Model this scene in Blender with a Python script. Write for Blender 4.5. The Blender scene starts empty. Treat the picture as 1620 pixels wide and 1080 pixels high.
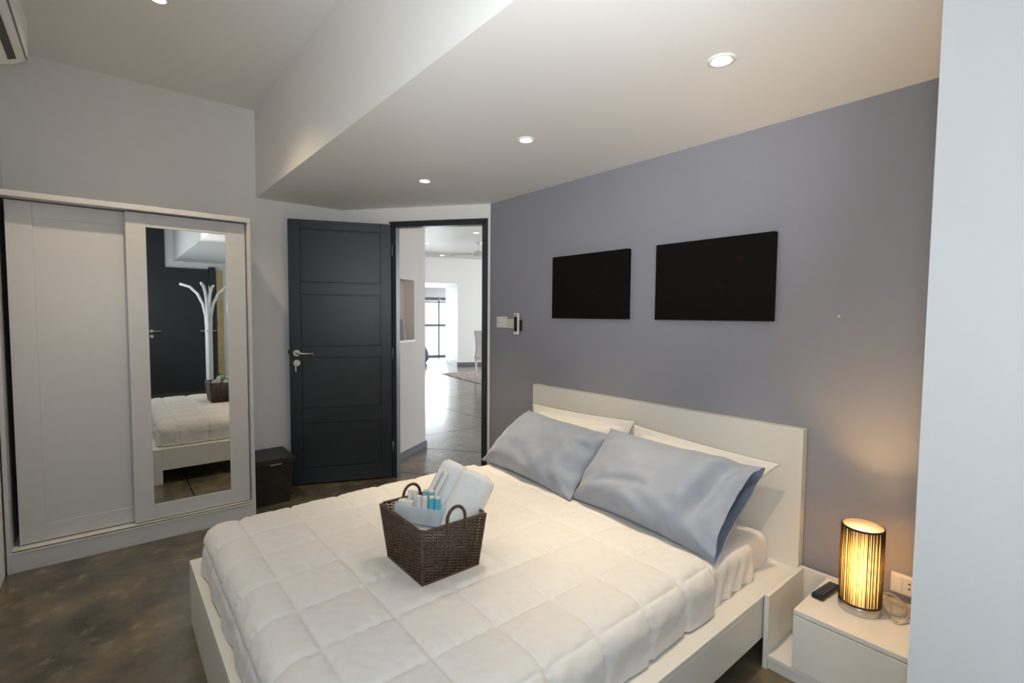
import bpy, bmesh, math, random
from mathutils import Vector, Matrix, noise
random.seed(7)
S = bpy.context.scene
COL = S.collection
R = math.radians
CAMH = 1.414

# ------------------------------------------------------------------ camera
def cam_axes(yaw, pit, rol):
    cy, sy, cp, sp = math.cos(yaw), math.sin(yaw), math.cos(pit), math.sin(pit)
    F = Vector((sy*cp, cy*cp, -sp)); Rt = Vector((cy, -sy, 0)); U = Rt.cross(F)
    c, s = math.cos(rol), math.sin(rol)
    return c*Rt + s*U, -s*Rt + c*U, F
cx_, cu_, cf_ = cam_axes(R(39.653), R(3.107), R(0.456))
cd = bpy.data.cameras.new('camera'); cam = bpy.data.objects.new('camera', cd); COL.objects.link(cam)
cd.sensor_width = 36.0; cd.lens = 36.0*772.1/1620.0; cd.clip_start = 0.05; cd.clip_end = 200
cam.matrix_world = Matrix(((cx_.x, cu_.x, -cf_.x, 0), (cx_.y, cu_.y, -cf_.y, 0), (cx_.z, cu_.z, -cf_.z, CAMH), (0, 0, 0, 1)))
S.camera = cam

# ------------------------------------------------------------------ view, world, large lights
S.view_settings.view_transform = 'Standard'; S.view_settings.look = 'None'
S.view_settings.gamma = 1.0; S.view_settings.use_curve_mapping = False
S.view_settings.exposure = 1.1
W = bpy.data.worlds.new('sky'); S.world = W; W.use_nodes = True
bgn = W.node_tree.nodes['Background']; bgn.inputs[0].default_value = (0.86, 0.93, 1.0, 1); bgn.inputs[1].default_value = 0.75

def light(name, kind, loc, energy, color=(1, 1, 1), target=None, size=None, sizey=None, spot=None, blend=1.0, parent=None, radius=0.05):
    l = bpy.data.lights.new(name, kind); l.energy = energy; l.color = color
    if kind == 'AREA':
        l.shape = 'RECTANGLE'; l.size = size; l.size_y = sizey or size
    elif kind == 'SPOT':
        l.spot_size = spot; l.spot_blend = blend; l.shadow_soft_size = radius
    else:
        l.shadow_soft_size = radius
    o = bpy.data.objects.new(name, l); COL.objects.link(o)
    o.location = loc
    if target is not None:
        o.rotation_euler = (Vector(target) - Vector(loc)).to_track_quat('-Z', 'Y').to_euler()
    if parent: 
        o.location = Vector(loc) - parent.location; o.parent = parent
    return o
# the photographer's flash, tipped up at the lowered ceiling, plus its spill to the front
light('camera_flash', 'SPOT', (0.02, 0.0, 1.60), 66, (0.95, 0.98, 1.0), (1.36, 1.46, 2.305), spot=R(74), blend=1.0, radius=0.05)
light('camera_flash_spill', 'POINT', (0.02, -0.03, 1.52), 12.5, (0.86, 0.94, 1.0), radius=0.09)
# added cool fill for the partition, entering by a made-up window in the left wall
light('partition_fill', 'AREA', (-0.66, -1.45, 1.5), 12, (0.84, 0.92, 1.0), (1.5, -1.0, 1.2), 1.5, 1.2)
# daylight at the lounge window
E1 = Vector((0.94, -0.342, 0)).normalized(); E2 = Vector((0.342, 0.94, 0)).normalized()
WP = Vector((8.5, 13.9, 0))
_p = WP - E1*0.9 + E2*0.9 + Vector((0, 0, 1.0))
light('lounge_daylight', 'AREA', _p, 210, (0.93, 0.97, 1.0), _p - E2, 4.4, 2.3)
_p = Vector((9.6, 6.4, 1.6))
light('lounge_side_fill', 'AREA', _p, 75, (0.95, 0.98, 1.0), (5.0, 8.2, 1.6), 4.0, 2.4)  # added fill brightening the lounge from its unseen side, no window there

# ------------------------------------------------------------------ materials
MATS = {}
def mat(name, col, rough=0.5, metal=0.0, var=0.04, scale=6.0, bump=0.0, bscale=80.0, spec=0.5, trans=0.0, sheen=0.0, coat=0.0):
    m = bpy.data.materials.new(name); m.use_nodes = True; n = m.node_tree.nodes; l = m.node_tree.links
    b = n['Principled BSDF']; b.inputs['Roughness'].default_value = rough; b.inputs['Metallic'].default_value = metal
    b.inputs['Specular IOR Level'].default_value = spec
    if trans: b.inputs['Transmission Weight'].default_value = trans
    if sheen: b.inputs['Sheen Weight'].default_value = sheen
    if coat: b.inputs['Coat Weight'].default_value = coat; b.inputs['Coat Roughness'].default_value = 0.08
    tc = n.new('ShaderNodeTexCoord')
    nz = n.new('ShaderNodeTexNoise'); nz.inputs['Scale'].default_value = scale; nz.inputs['Detail'].default_value = 4
    l.new(tc.outputs['Object'], nz.inputs['Vector'])
    r = n.new('ShaderNodeValToRGB')
    r.color_ramp.elements[0].position = 0.3; r.color_ramp.elements[1].position = 0.7
    r.color_ramp.elements[0].color = tuple(max(0, c*(1-var)) for c in col) + (1,)
    r.color_ramp.elements[1].color = tuple(min(1, c*(1+var)) for c in col) + (1,)
    l.new(nz.outputs['Fac'], r.inputs['Fac']); l.new(r.outputs['Color'], b.inputs['Base Color'])
    if bump:
        n2 = n.new('ShaderNodeTexNoise'); n2.inputs['Scale'].default_value = bscale; n2.inputs['Detail'].default_value = 3
        l.new(tc.outputs['Object'], n2.inputs['Vector'])
        bp = n.new('ShaderNodeBump'); bp.inputs['Strength'].default_value = bump; bp.inputs['Distance'].default_value = 0.002
        l.new(n2.outputs['Fac'], bp.inputs['Height']); l.new(bp.outputs['Normal'], b.inputs['Normal'])
    MATS[name] = m
    return m
def emis(name, col, st):
    m = bpy.data.materials.new(name); m.use_nodes = True; n = m.node_tree.nodes
    b = n['Principled BSDF']; b.inputs['Base Color'].default_value = col + (1,)
    b.inputs['Emission Color'].default_value = col + (1,); b.inputs['Emission Strength'].default_value = st
    return m
M = {}
M['wall'] = mat('wall_paint_white', (0.87, 0.865, 0.85), 0.6, var=0.012, scale=2, bump=0.05, bscale=140)
M['ceil'] = mat('ceiling_paint', (0.85, 0.84, 0.82), 0.55, var=0.012, scale=2, bump=0.04, bscale=140)
M['grey'] = mat('wall_paint_grey', (0.295, 0.297, 0.335), 0.5, var=0.02, scale=3, bump=0.06, bscale=160)
M['part'] = mat('partition_paint', (0.74, 0.75, 0.77), 0.55, var=0.01, scale=2, bump=0.04, bscale=140)
M['pink'] = mat('hall_paint', (0.70, 0.625, 0.58), 0.6, var=0.012, scale=2, bump=0.04, bscale=140)
M['base'] = mat('grey_baseboard', (0.14, 0.14, 0.16), 0.45)
M['char'] = mat('charcoal_paint', (0.015, 0.0205, 0.028), 0.38, var=0.10, scale=9, bump=0.08, bscale=60)
M['dark'] = mat('dark_wall_paint', (0.022, 0.024, 0.026), 0.4, var=0.1)
M['white'] = mat('white_foil', (0.74, 0.73, 0.70), 0.35, var=0.01)
M['ward'] = mat('wardrobe_white', (0.62, 0.615, 0.625), 0.32, var=0.012, scale=14, bump=0.03, bscale=60)
M['bedw'] = mat('bed_white_foil', (0.76, 0.74, 0.69), 0.35, var=0.01)
M['duvet'] = mat('quilt_cotton', (0.73, 0.715, 0.70), 0.85, var=0.015, scale=30, bump=0.22, bscale=38, spec=0.2, sheen=0.15)
M['sheet'] = mat('sheet_cotton', (0.78, 0.765, 0.75), 0.85, var=0.015, scale=30, bump=0.10, bscale=300, spec=0.2)
M['pilw'] = mat('white_pillowcase', (0.80, 0.78, 0.74), 0.85, var=0.015, scale=20, bump=0.10, bscale=300, spec=0.2)
M['pilb'] = mat('blue_pillowcase', (0.30, 0.345, 0.44), 0.62, var=0.05, scale=12, bump=0.08, bscale=350, spec=0.3, sheen=0.3)
M['rattan'] = mat('brown_rattan', (0.072, 0.042, 0.024), 0.45, var=0.45, scale=60)
M['towel'] = mat('white_terry', (0.80, 0.82, 0.84), 0.95, var=0.02, scale=80, bump=0.6, bscale=420, spec=0.1, sheen=0.3)
M['plw'] = mat('white_plastic', (0.80, 0.79, 0.77), 0.35, var=0.01)
M['plc'] = mat('cream_plastic', (0.72, 0.68, 0.58), 0.4, var=0.01)
M['tubeb'] = mat('blue_tube', (0.13, 0.56, 0.72), 0.3, var=0.03)
M['tubebd'] = mat('pale_blue_tube', (0.22, 0.50, 0.60), 0.3, var=0.03)
M['black'] = mat('black_plastic', (0.012, 0.012, 0.013), 0.35)
M['key'] = mat('remote_key', (0.10, 0.10, 0.11), 0.5)
M['wenge'] = mat('black_brown_veneer', (0.018, 0.014, 0.011), 0.45, var=0.4, scale=20)
M['chrome'] = mat('brushed_steel', (0.62, 0.58, 0.52), 0.28, metal=1.0, var=0.03)
M['brass'] = mat('brass', (0.75, 0.48, 0.22), 0.3, metal=1.0, var=0.05)
M['gold'] = mat('oak_board', (0.50, 0.36, 0.16), 0.5, var=0.15, scale=10)
M['stone'] = mat('grey_ceramic', (0.32, 0.31, 0.30), 0.6)
M['chairw'] = mat('cream_fabric', (0.72, 0.69, 0.65), 0.8)
M['blue'] = mat('navy_fabric', (0.10, 0.14, 0.28), 0.8)
M['cable'] = mat('clear_cable', (0.62, 0.55, 0.42), 0.35)
M['lines'] = mat('grey_print', (0.32, 0.33, 0.37), 0.6)
M['dlens'] = emis('downlight_lens', (1.0, 0.86, 0.66), 14.0)
M['dlens2'] = emis('lounge_downlight_lens', (1.0, 0.95, 0.88), 12.0)
M['bulb'] = emis('bulb_glow', (1.0, 0.72, 0.36), 60.0)

def mk_floor():
    m = bpy.data.materials.new('polished_concrete'); m.use_nodes = True; n = m.node_tree.nodes; l = m.node_tree.links
    b = n['Principled BSDF']; tc = n.new('ShaderNodeTexCoord'); geo = n.new('ShaderNodeNewGeometry')
    def nz(sc, det, dist=0.0):
        t = n.new('ShaderNodeTexNoise'); t.inputs['Scale'].default_value = sc; t.inputs['Detail'].default_value = det
        t.inputs['Distortion'].default_value = dist; t.inputs['Roughness'].default_value = 0.62
        l.new(geo.outputs['Position'], t.inputs['Vector']); return t
    a = nz(3.0, 12, 0.15); r = n.new('ShaderNodeValToRGB'); e = r.color_ramp.elements
    e[0].position = 0.30; e[0].color = (0.044, 0.039, 0.028, 1); e[1].position = 0.72; e[1].color = (0.25, 0.19, 0.10, 1)
    x = e.new(0.46); x.color = (0.100, 0.086, 0.060, 1); x = e.new(0.58); x.color = (0.150, 0.122, 0.076, 1)
    l.new(a.outputs['Fac'], r.inputs['Fac'])
    c = nz(8.0, 12, 0.25); r2 = n.new('ShaderNodeValToRGB'); r2.color_ramp.elements[0].position = 0.57; r2.color_ramp.elements[1].position = 0.72
    l.new(c.outputs['Fac'], r2.inputs['Fac'])
    mx = n.new('ShaderNodeMix'); mx.data_type = 'RGBA'; mx.inputs['B'].default_value = (0.28, 0.235, 0.15, 1)
    ml = n.new('ShaderNodeMath'); ml.operation = 'MULTIPLY'; ml.inputs[1].default_value = 0.8
    l.new(r2.outputs['Color'], ml.inputs[0]); l.new(ml.outputs[0], mx.inputs['Factor']); l.new(r.outputs['Color'], mx.inputs['A'])
    l.new(mx.outputs['Result'], b.inputs['Base Color'])
    d = nz(5.0, 5); mr = n.new('ShaderNodeMapRange'); mr.inputs['To Min'].default_value = 0.12; mr.inputs['To Max'].default_value = 0.30
    l.new(d.outputs['Fac'], mr.inputs['Value']); l.new(mr.outputs['Result'], b.inputs['Roughness'])
    bp = n.new('ShaderNodeBump'); bp.inputs['Strength'].default_value = 0.12; bp.inputs['Distance'].default_value = 0.004
    f = nz(9.0, 3); l.new(f.outputs['Fac'], bp.inputs['Height']); l.new(bp.outputs['Normal'], b.inputs['Normal'])
    return m
M['floor'] = mk_floor()
M['joint'] = mat('floor_joint', (0.012, 0.012, 0.011), 0.8)

def mk_canvas():
    m = bpy.data.materials.new('black_canvas'); m.use_nodes = True; n = m.node_tree.nodes; l = m.node_tree.links
    b = n['Principled BSDF']; b.inputs['Roughness'].default_value = 0.8; b.inputs['Specular IOR Level'].default_value = 0.15
    tc = n.new('ShaderNodeTexCoord'); v = n.new('ShaderNodeTexVoronoi'); v.inputs['Scale'].default_value = 9
    l.new(tc.outputs['Object'], v.inputs['Vector'])
    r = n.new('ShaderNodeValToRGB'); e = r.color_ramp.elements
    e[0].position = 0.0; e[0].color = (0.028, 0.004, 0.006, 1); e[1].position = 0.16; e[1].color = (0.0045, 0.0035, 0.0033, 1)
    l.new(v.outputs['Distance'], r.inputs['Fac']); l.new(r.outputs['Color'], b.inputs['Base Color'])
    return m
M['canvas'] = mk_canvas()

def mk_mirror():
    m = bpy.data.materials.new('mirror_silver'); m.use_nodes = True; b = m.node_tree.nodes['Principled BSDF']
    b.inputs['Base Color'].default_value = (0.80, 0.81, 0.79, 1); b.inputs['Metallic'].default_value = 1; b.inputs['Roughness'].default_value = 0.0
    return m
M['mirror'] = mk_mirror()
def mk_glass():
    m = bpy.data.materials.new('window_glass'); m.use_nodes = True; n = m.node_tree.nodes; l = m.node_tree.links
    n.remove(n['Principled BSDF']); o = n['Material Output']
    t = n.new('ShaderNodeBsdfTransparent'); g = n.new('ShaderNodeBsdfGlossy'); g.inputs['Roughness'].default_value = 0.02
    t.inputs[0].default_value = (0.95, 0.97, 0.97, 1)
    f = n.new('ShaderNodeFresnel'); f.inputs['IOR'].default_value = 1.35; mx = n.new('ShaderNodeMixShader')
    l.new(f.outputs[0], mx.inputs[0]); l.new(t.outputs[0], mx.inputs[1]); l.new(g.outputs[0], mx.inputs[2]); l.new(mx.outputs[0], o.inputs[0])
    return m
M['glass'] = mk_glass()
def mk_frost():
    m = bpy.data.materials.new('frosted_plastic'); m.use_nodes = True; n = m.node_tree.nodes; l = m.node_tree.links
    b = n['Principled BSDF']; n.remove(b); b = n.new('ShaderNodeMixShader'); b.inputs[0].default_value = 0.5; d_ = n.new('ShaderNodeBsdfDiffuse'); d_.inputs[0].default_value = (0.93, 0.95, 0.97, 1); t_ = n.new('ShaderNodeBsdfTranslucent'); t_.inputs[0].default_value = (0.93, 0.95, 0.97, 1); l.new(d_.outputs[0], b.inputs[1]); l.new(t_.outputs[0], b.inputs[2])
    t = n.new('ShaderNodeBsdfTransparent'); t.inputs[0].default_value = (0.9, 0.93, 0.95, 1)
    mx = n.new('ShaderNodeMixShader'); mx.inputs[0].default_value = 0.78
    l.new(t.outputs[0], mx.inputs[1]); l.new(b.outputs[0], mx.inputs[2]); l.new(mx.outputs[0], n['Material Output'].inputs[0])
    return m
M['frost'] = mk_frost()
def mk_shade():
    m = bpy.data.materials.new('lamp_shade_fabric'); m.use_nodes = True; n = m.node_tree.nodes; l = m.node_tree.links
    n.remove(n['Principled BSDF']); d = n.new('ShaderNodeBsdfDiffuse'); t = n.new('ShaderNodeBsdfTranslucent')
    d.inputs[0].default_value = (0.93, 0.90, 0.82, 1); t.inputs[0].default_value = (0.90, 0.76, 0.48, 1)
    mx = n.new('ShaderNodeMixShader'); mx.inputs[0].default_value = 0.50
    l.new(d.outputs[0], mx.inputs[1]); l.new(t.outputs[0], mx.inputs[2]); l.new(mx.outputs[0], n['Material Output'].inputs[0])
    return m
M['shade'] = mk_shade()
M['thread'] = mat('lamp_thread', (0.030, 0.016, 0.006), 0.45, var=0.3, scale=30)
def mk_rug():
    m = bpy.data.materials.new('patterned_rug'); m.use_nodes = True; n = m.node_tree.nodes; l = m.node_tree.links
    b = n['Principled BSDF']; b.inputs['Roughness'].default_value = 0.95
    tc = n.new('ShaderNodeTexCoord'); v = n.new('ShaderNodeTexVoronoi'); v.inputs['Scale'].default_value = 7
    r = n.new('ShaderNodeValToRGB'); e = r.color_ramp.elements
    e[0].color = (0.20, 0.13, 0.12, 1); e[1].position = 0.6; e[1].color = (0.42, 0.36, 0.33, 1)
    l.new(tc.outputs['Object'], v.inputs['Vector']); l.new(v.outputs['Distance'], r.inputs['Fac']); l.new(r.outputs['Color'], b.inputs['Base Color'])
    return m
M['rug'] = mk_rug()

# ------------------------------------------------------------------ mesh helpers (world coordinates)
class MB:
    def __init__(s): s.bm = bmesh.new()
    def box(s, a, b, bev=0.0, mtx=None):
        a = Vector(a); b = Vector(b); c = (a+b)/2; d = b-a
        g = bmesh.ops.create_cube(s.bm, size=1.0)
        vs = g['verts']
        bmesh.ops.scale(s.bm, vec=(abs(d.x), abs(d.y), abs(d.z)), verts=vs)
        if bev:
            es = list({e for v in vs for e in v.link_edges})
            r = bmesh.ops.bevel(s.bm, geom=es, offset=bev, segments=2, affect='EDGES', profile=0.5)
            vs = list({v for f in r['faces'] for v in f.verts} | {v for v in vs if v.is_valid})
        bmesh.ops.translate(s.bm, vec=c, verts=vs)
        if mtx is not None: bmesh.ops.transform(s.bm, matrix=mtx, verts=vs)
        return s
    def poly(s, pts):
        s.bm.faces.new([s.bm.verts.new(p) for p in pts]); return s
    def prism(s, pts2, z0, z1):
        lo = [s.bm.verts.new((p[0], p[1], z0)) for p in pts2]; hi = [s.bm.verts.new((p[0], p[1], z1)) for p in pts2]
        n = len(lo); s.bm.faces.new(lo[::-1]); s.bm.faces.new(hi)
        for i in range(n): s.bm.faces.new((lo[i], lo[(i+1) % n], hi[(i+1) % n], hi[i]))
        return s
    def lathe(s, prof, c=(0, 0, 0), seg=24, mtx=None, cap=True):
        rings = []; new = []
        for r, z in prof:
            if r < 1e-6:
                v = s.bm.verts.new((c[0], c[1], c[2]+z)); rings.append([v]); new.append(v)
            else:
                rg = [s.bm.verts.new((c[0]+r*math.cos(2*math.pi*i/seg), c[1]+r*math.sin(2*math.pi*i/seg), c[2]+z)) for i in range(seg)]
                rings.append(rg); new += rg
        for A, B in zip(rings, rings[1:]):
            for i in range(seg):
                j = (i+1) % seg
                if len(A) == 1 and len(B) == 1: continue
                if len(A) == 1: s.bm.faces.new((A[0], B[j], B[i]))
                elif len(B) == 1: s.bm.faces.new((A[i], A[j], B[0]))
                else: s.bm.faces.new((A[i], A[j], B[j], B[i]))
        if mtx is not None: bmesh.ops.transform(s.bm, matrix=mtx, verts=new)
        return s
    def tube(s, pts, r, seg=8, closed=False, taper=None):
        pts = [Vector(p) for p in pts]; n = len(pts); rings = []
        ref = Vector((0, 0, 1))
        for i, p in enumerate(pts):
            if closed: t = pts[(i+1) % n] - pts[i-1]
            else: t = pts[min(i+1, n-1)] - pts[max(i-1, 0)]
            t.normalize()
            rf = ref if abs(t.dot(ref)) < 0.93 else Vector((1, 0, 0))
            if i and not closed:
                rf = prevb
            x = t.cross(rf); 
            if x.length < 1e-5: x = t.orthogonal()
            x.normalize(); y = x.cross(t).normalized(); prevb = y
            rr = r if taper is None else r*taper(i/(n-1))
            rings.append([s.bm.verts.new(p + rr*(math.cos(2*math.pi*k/seg)*x + math.sin(2*math.pi*k/seg)*y)) for k in range(seg)])
        m = n if closed else n-1
        for i in range(m):
            A, B = rings[i], rings[(i+1) % n]
            for k in range(seg):
                s.bm.faces.new((A[k], A[(k+1) % seg], B[(k+1) % seg], B[k]))
        if not closed:
            s.bm.faces.new(rings[0][::-1]); s.bm.faces.new(rings[-1])
        return s
    def grid(s, fn, nu, nv, wrap=False):
        V = [[s.bm.verts.new(fn(i/nu, j/nv)) for j in range(nv+1)] for i in range(nu+1)]
        for i in range(nu):
            for j in range(nv): s.bm.faces.new((V[i][j], V[i+1][j], V[i+1][j+1], V[i][j+1]))
        return V
    def weld(s, d=1e-4): bmesh.ops.remove_doubles(s.bm, verts=s.bm.verts, dist=d); return s

OFF = {}
def finish(mb, name, m, parent=None, smooth=False, loc=None):
    bm = mb.bm
    bmesh.ops.recalc_face_normals(bm, faces=bm.faces)
    if parent is not None: off = OFF[parent.name]
    elif loc is not None: off = Vector(loc)
    else:
        xs = [v.co for v in bm.verts]
        lo = Vector([min(v[i] for v in xs) for i in range(3)]); hi = Vector([max(v[i] for v in xs) for i in range(3)])
        off = Vector(((lo.x+hi.x)/2, (lo.y+hi.y)/2, lo.z))
    bmesh.ops.translate(bm, vec=-off, verts=bm.verts)
    me = bpy.data.meshes.new(name); bm.to_mesh(me); bm.free()
    if smooth:
        for p in me.polygons: p.use_smooth = True
        if smooth == 'auto':
            try: me.set_sharp_from_angle(angle=R(38))
            except Exception: pass
    me.materials.append(m)
    o = bpy.data.objects.new(name, me); COL.objects.link(o)
    if parent is not None: o.parent = parent
    else: o.location = off
    OFF[o.name] = off
    return o
def thing(name, label, cat, loc, group=None):
    o = bpy.data.objects.new(name, None); COL.objects.link(o); o.location = loc; o.empty_display_size = 0.1
    OFF[o.name] = Vector(loc); tag(o, label, cat, group); return o
def tag(o, label=None, cat=None, group=None, kind=None):
    if label: o['label'] = label
    if cat: o['category'] = cat
    if group: o['group'] = group
    if kind: o['kind'] = kind
    return o
def struct(name, mb, m, parent=None, label=None, cat=None, smooth=False):
    o = finish(mb, name, m, parent, smooth)
    if parent is None: tag(o, label, cat, kind='structure')
    return o
def srot(name, loc, label, cat):
    o = thing(name, label, cat, loc); o['kind'] = 'structure'; return o
def frame2(A, B):
    A = Vector((A[0], A[1], 0)); B = Vector((B[0], B[1], 0)); t = (B-A).normalized(); n = Vector((-t.y, t.x, 0))
    return Matrix(((t.x, n.x, 0, A.x), (t.y, n.y, 0, A.y), (0, 0, 1, 0), (0, 0, 0, 1))), (B-A).length
def wall_boxes(mb, mtx, s0, s1, z0, z1, n0, n1, holes=()):
    ss = sorted({s0, s1} | {h[0] for h in holes} | {h[1] for h in holes}); zs = sorted({z0, z1} | {h[2] for h in holes} | {h[3] for h in holes})
    ss = [x for x in ss if s0 <= x <= s1]; zs = [x for x in zs if z0 <= x <= z1]
    for a, b in zip(ss, ss[1:]):
        for c, d in zip(zs, zs[1:]):
            if any(h[0] <= a and b <= h[1] and h[2] <= c and d <= h[3] for h in holes): continue
            mb.box((a, n0, c), (b, n1, d), mtx=mtx)

# ------------------------------------------------------------------ room shell
XL, XW, YB, YE = -0.46, 2.40, 4.23, -2.90
ZU, ZL, XF = 2.963, 2.305, 0.915
DA, DB = (1.59, 4.23), (2.40, 3.18)          # the slanting door wall

# floor: dark base and sawn concrete slabs on it
def clip(poly, p, nrm):
    out = []
    for i in range(len(poly)):
        a, b = Vector(poly[i]), Vector(poly[(i+1) % len(poly)])
        da, db = (a-p).dot(nrm), (b-p).dot(nrm)
        if da >= 0: out.append(a)
        if (da >= 0) != (db >= 0): out.append(a + (b-a)*(da/(da-db)))
    return out
V2 = Vector
BIG = [V2((-1.2, -3.4)), V2((13.5, -3.4)), V2((13.5, 18.5)), V2((-1.2, 18.5))]
NE2 = V2((E2.x, E2.y)); WPF = V2((WP.x, WP.y)) + NE2*0.22
floor = struct('floor', MB().prism([(v.x, v.y) for v in clip(BIG, WPF, -NE2)], -0.16, -0.012), M['joint'], label='polished brown grey concrete floor with sawn joints', cat='floor')
tA, nA = V2((0.611, -0.792)), V2((0.792, 0.611))
pA, pB = V2((2.02, 3.90)), V2((2.75, 4.24)); tC = V2((0.9987, -0.051)); nC = V2((0.051, 0.9987)); pC = V2((3.2, 4.97))
G = 0.0055
def slab(cuts):
    poly = clip(BIG, WPF, -NE2)
    for p, n in cuts:
        poly = clip(poly, p + n*G, n)
        if len(poly) < 3: return
    mb = MB().prism([(v.x, v.y) for v in poly], -0.012, 0.0)
    finish(mb, 'slab', M['floor'], floor)
xs = [-1.2, 0.48, 1.70, 20.0]; ys = [-3.4, -1.05, 1.40, 20.0]
for i in range(3):
    for j in range(3):
        slab([(V2((xs[i], 0)), V2((1, 0))), (V2((xs[i+1], 0)), V2((-1, 0))), (V2((0, ys[j])), V2((0, 1))), (V2((0, ys[j+1])), V2((0, -1))), (pA, -nA)])
slab([(pA, nA), (pB, -nA)])
slab([(pB, nA), (pC, -nC)])
slab([(pB, nA), (pC, nC), (V2((3.9, 0)), V2((-1, 0)))])
slab([(pB, nA), (pC, nC), (V2((3.9, 0)), V2((1, 0))), (V2((0, 7.1)), V2((0, -1)))])
slab([(pB, nA), (pC, nC), (V2((3.9, 0)), V2((1, 0))), (V2((0, 7.1)), V2((0, 1)))])

mb = MB(); mb.box((XL-0.2, YE-0.2, ZU), (XF+0.12, YB+0.2, ZU+0.12)); struct('ceiling', mb, M['ceil'], label='high white ceiling over the wardrobe side', cat='ceiling')
mb = MB(); mb.prism([(XF, YE-0.2), (XW+0.2, YE-0.2), (XW+0.2, 3.0), (DB[0]+0.1, DB[1]+0.06), (DA[0]+0.09, DA[1]+0.06), (XF, YB+0.1)], ZL, ZU+0.1)
struct('ceiling_soffit', mb, M['ceil'], label='lowered white ceiling over the bed with its vertical edge', cat='ceiling')
mb = MB(); mb.box((XL-0.2, YB, 0), (DA[0], YB+0.2, ZU)); struct('wall_back', mb, M['wall'], label='white wall behind the wardrobe', cat='wall')
# left wall with an unseen window, added to let the fill light in
mt, ln = frame2((XL, YE), (XL, YB)); mb = MB(); wall_boxes(mb, mt, 0, ln, 0, ZU, 0, 0.18, [(0.75, 2.15, 0.95, 2.1)])
struct('wall_left', mb, M['wall'], label='white wall on the wardrobe side carrying the air conditioner', cat='wall')
wn = srot('added_window', (XL-0.1, -1.45, 0.95), 'white framed window added unseen in the left wall for the fill light', 'window')
mb = MB()
for a, b, c, d in ((-2.15, -0.75, 0.95, 1.0), (-2.15, -0.75, 2.05, 2.1), (-2.15, -2.10, 1.0, 2.05), (-0.80, -0.75, 1.0, 2.05), (-1.47, -1.43, 1.0, 2.05)):
    mb.box((XL-0.12, a, c), (XL-0.07, b, d))
finish(mb, 'window_frame', M['white'], wn)
for a, b in ((-2.10, -1.47), (-1.43, -0.80)): finish(MB().box((XL-0.098, a, 1.0), (XL-0.094, b, 2.05)), 'pane', M['glass'], wn)
mb = MB(); mb.box((XW, -3.1, 0), (XW+0.18, DB[1]-0.0, ZU)); struct('wall_headboard', mb, M['grey'], label='lavender grey wall behind the bed', cat='wall')
mb = MB(); mb.box((1.65, YE, 0), (XW, 0.293, ZL)); struct('wall_partition', mb, M['part'], label='white wall corner beside the bedside table', cat='wall')
# end wall behind the photographer, mostly dark
mb = MB(); mb.box((XL-0.2, YE-0.2, 0), (XW+0.1, YE, ZU)); struct('wall_end', mb, M['wall'], label='wall at the far end behind the photographer', cat='wall')
mb = MB(); mb.box((XL, YE, 0), (0.79, YE+0.03, ZU)); struct('trim_1', mb, M['dark'], label='dark painted wall panel at the far end seen in the mirror', cat='panel')

# door wall with the opening
mt, ln = frame2(DA, DB)
D0, D1, DZ = 0.470, 1.297, 2.178
mb = MB(); wall_boxes(mb, mt, 0, ln, 0, ZU, 0, 0.05, [(D0, D1, 0, DZ)])
struct('wall_door', mb, M['wall'], label='slanting white wall with the open doorway', cat='wall')
# door frame
mb = MB(); fw = 0.036
mb.box((D0, -0.012, 0), (D0+fw, 0.055, DZ), mtx=mt); mb.box((D1-fw, -0.012, 0), (D1, 0.055, DZ), mtx=mt); mb.box((D0, -0.012, DZ-fw), (D1, 0.055, DZ), mtx=mt)
mb.box((D0-0.025, -0.014, DZ-0.005), (D1+0.0, 0.0, DZ+0.012), mtx=mt); mb.box((D0-0.012, -0.014, 0), (D0, 0.0, DZ), mtx=mt); mb.box((D1, -0.014, 0), (D1+0.01, 0.0, DZ+0.012), mtx=mt)
struct('trim_2', mb, M['char'], label='charcoal door frame around the doorway', cat='door frame')
# door leaf, open into the room
HB, HL = Vector((1.868, 3.862)), Vector((1.128, 4.176))
dm, dl = frame2(HB, HL)              # s from the hinge to the free edge; n<0 faces... 
door = srot('door_1', (HB.x, HB.y, 0), 'charcoal panelled door standing open against the white wall', 'door')
nf = 1 if (dm.to_3x3() @ Vector((0, 1, 0))).dot(Vector((-1.5, -4.0, 0))) > 0 else -1   # side facing the room
def dbox(mb, s0, s1, z0, z1, n0, n1, bev=0.0): mb.box((s0, min(nf*n0, nf*n1), z0), (s1, max(nf*n0, nf*n1), z1), bev, dm); return mb
DT = 2.165
st = 0.088
leaf = finish(dbox(MB(), 0.004, dl, 0.012, DT, -0.020, 0.006), 'leaf', M['char'], door)
rails = ((0.012, 0.135), (0.515, 0.63), (1.055, 1.14), (1.57, 1.66), (2.092, DT))
for a, b in ((0.004, st), (dl-st, dl)): finish(dbox(MB(), a, b, 0.012, DT, 0.006, 0.019, 0.002), 'stile', M['char'], door)
for a, b in rails: finish(dbox(MB(), st, dl-st, a, b, 0.006, 0.0185, 0.002), 'rail', M['char'], door)
for (a, b), (c, d) in zip(rails, rails[1:]): finish(dbox(MB(), st+0.008, dl-st-0.008, b+0.008, c-0.008, 0.006, 0.013, 0.003), 'panel', M['char'], door)
def dpt(s, n, z): return dm @ Vector((s, nf*n, z))
def disc_on_door(mb, s, z, r, n0, n1, seg=24):
    ax = (dm.to_3x3() @ Vector((0, nf, 0))); q = ax.to_track_quat('Z', 'Y').to_matrix().to_4x4()
    mb.lathe([(0, 0), (r, 0), (r, (n1-n0)*0.7), (r*0.9, n1-n0), (0, n1-n0)], seg=seg, mtx=Matrix.Translation(dpt(s, n0, z)) @ q); return mb
hs = dl-0.055
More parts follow.
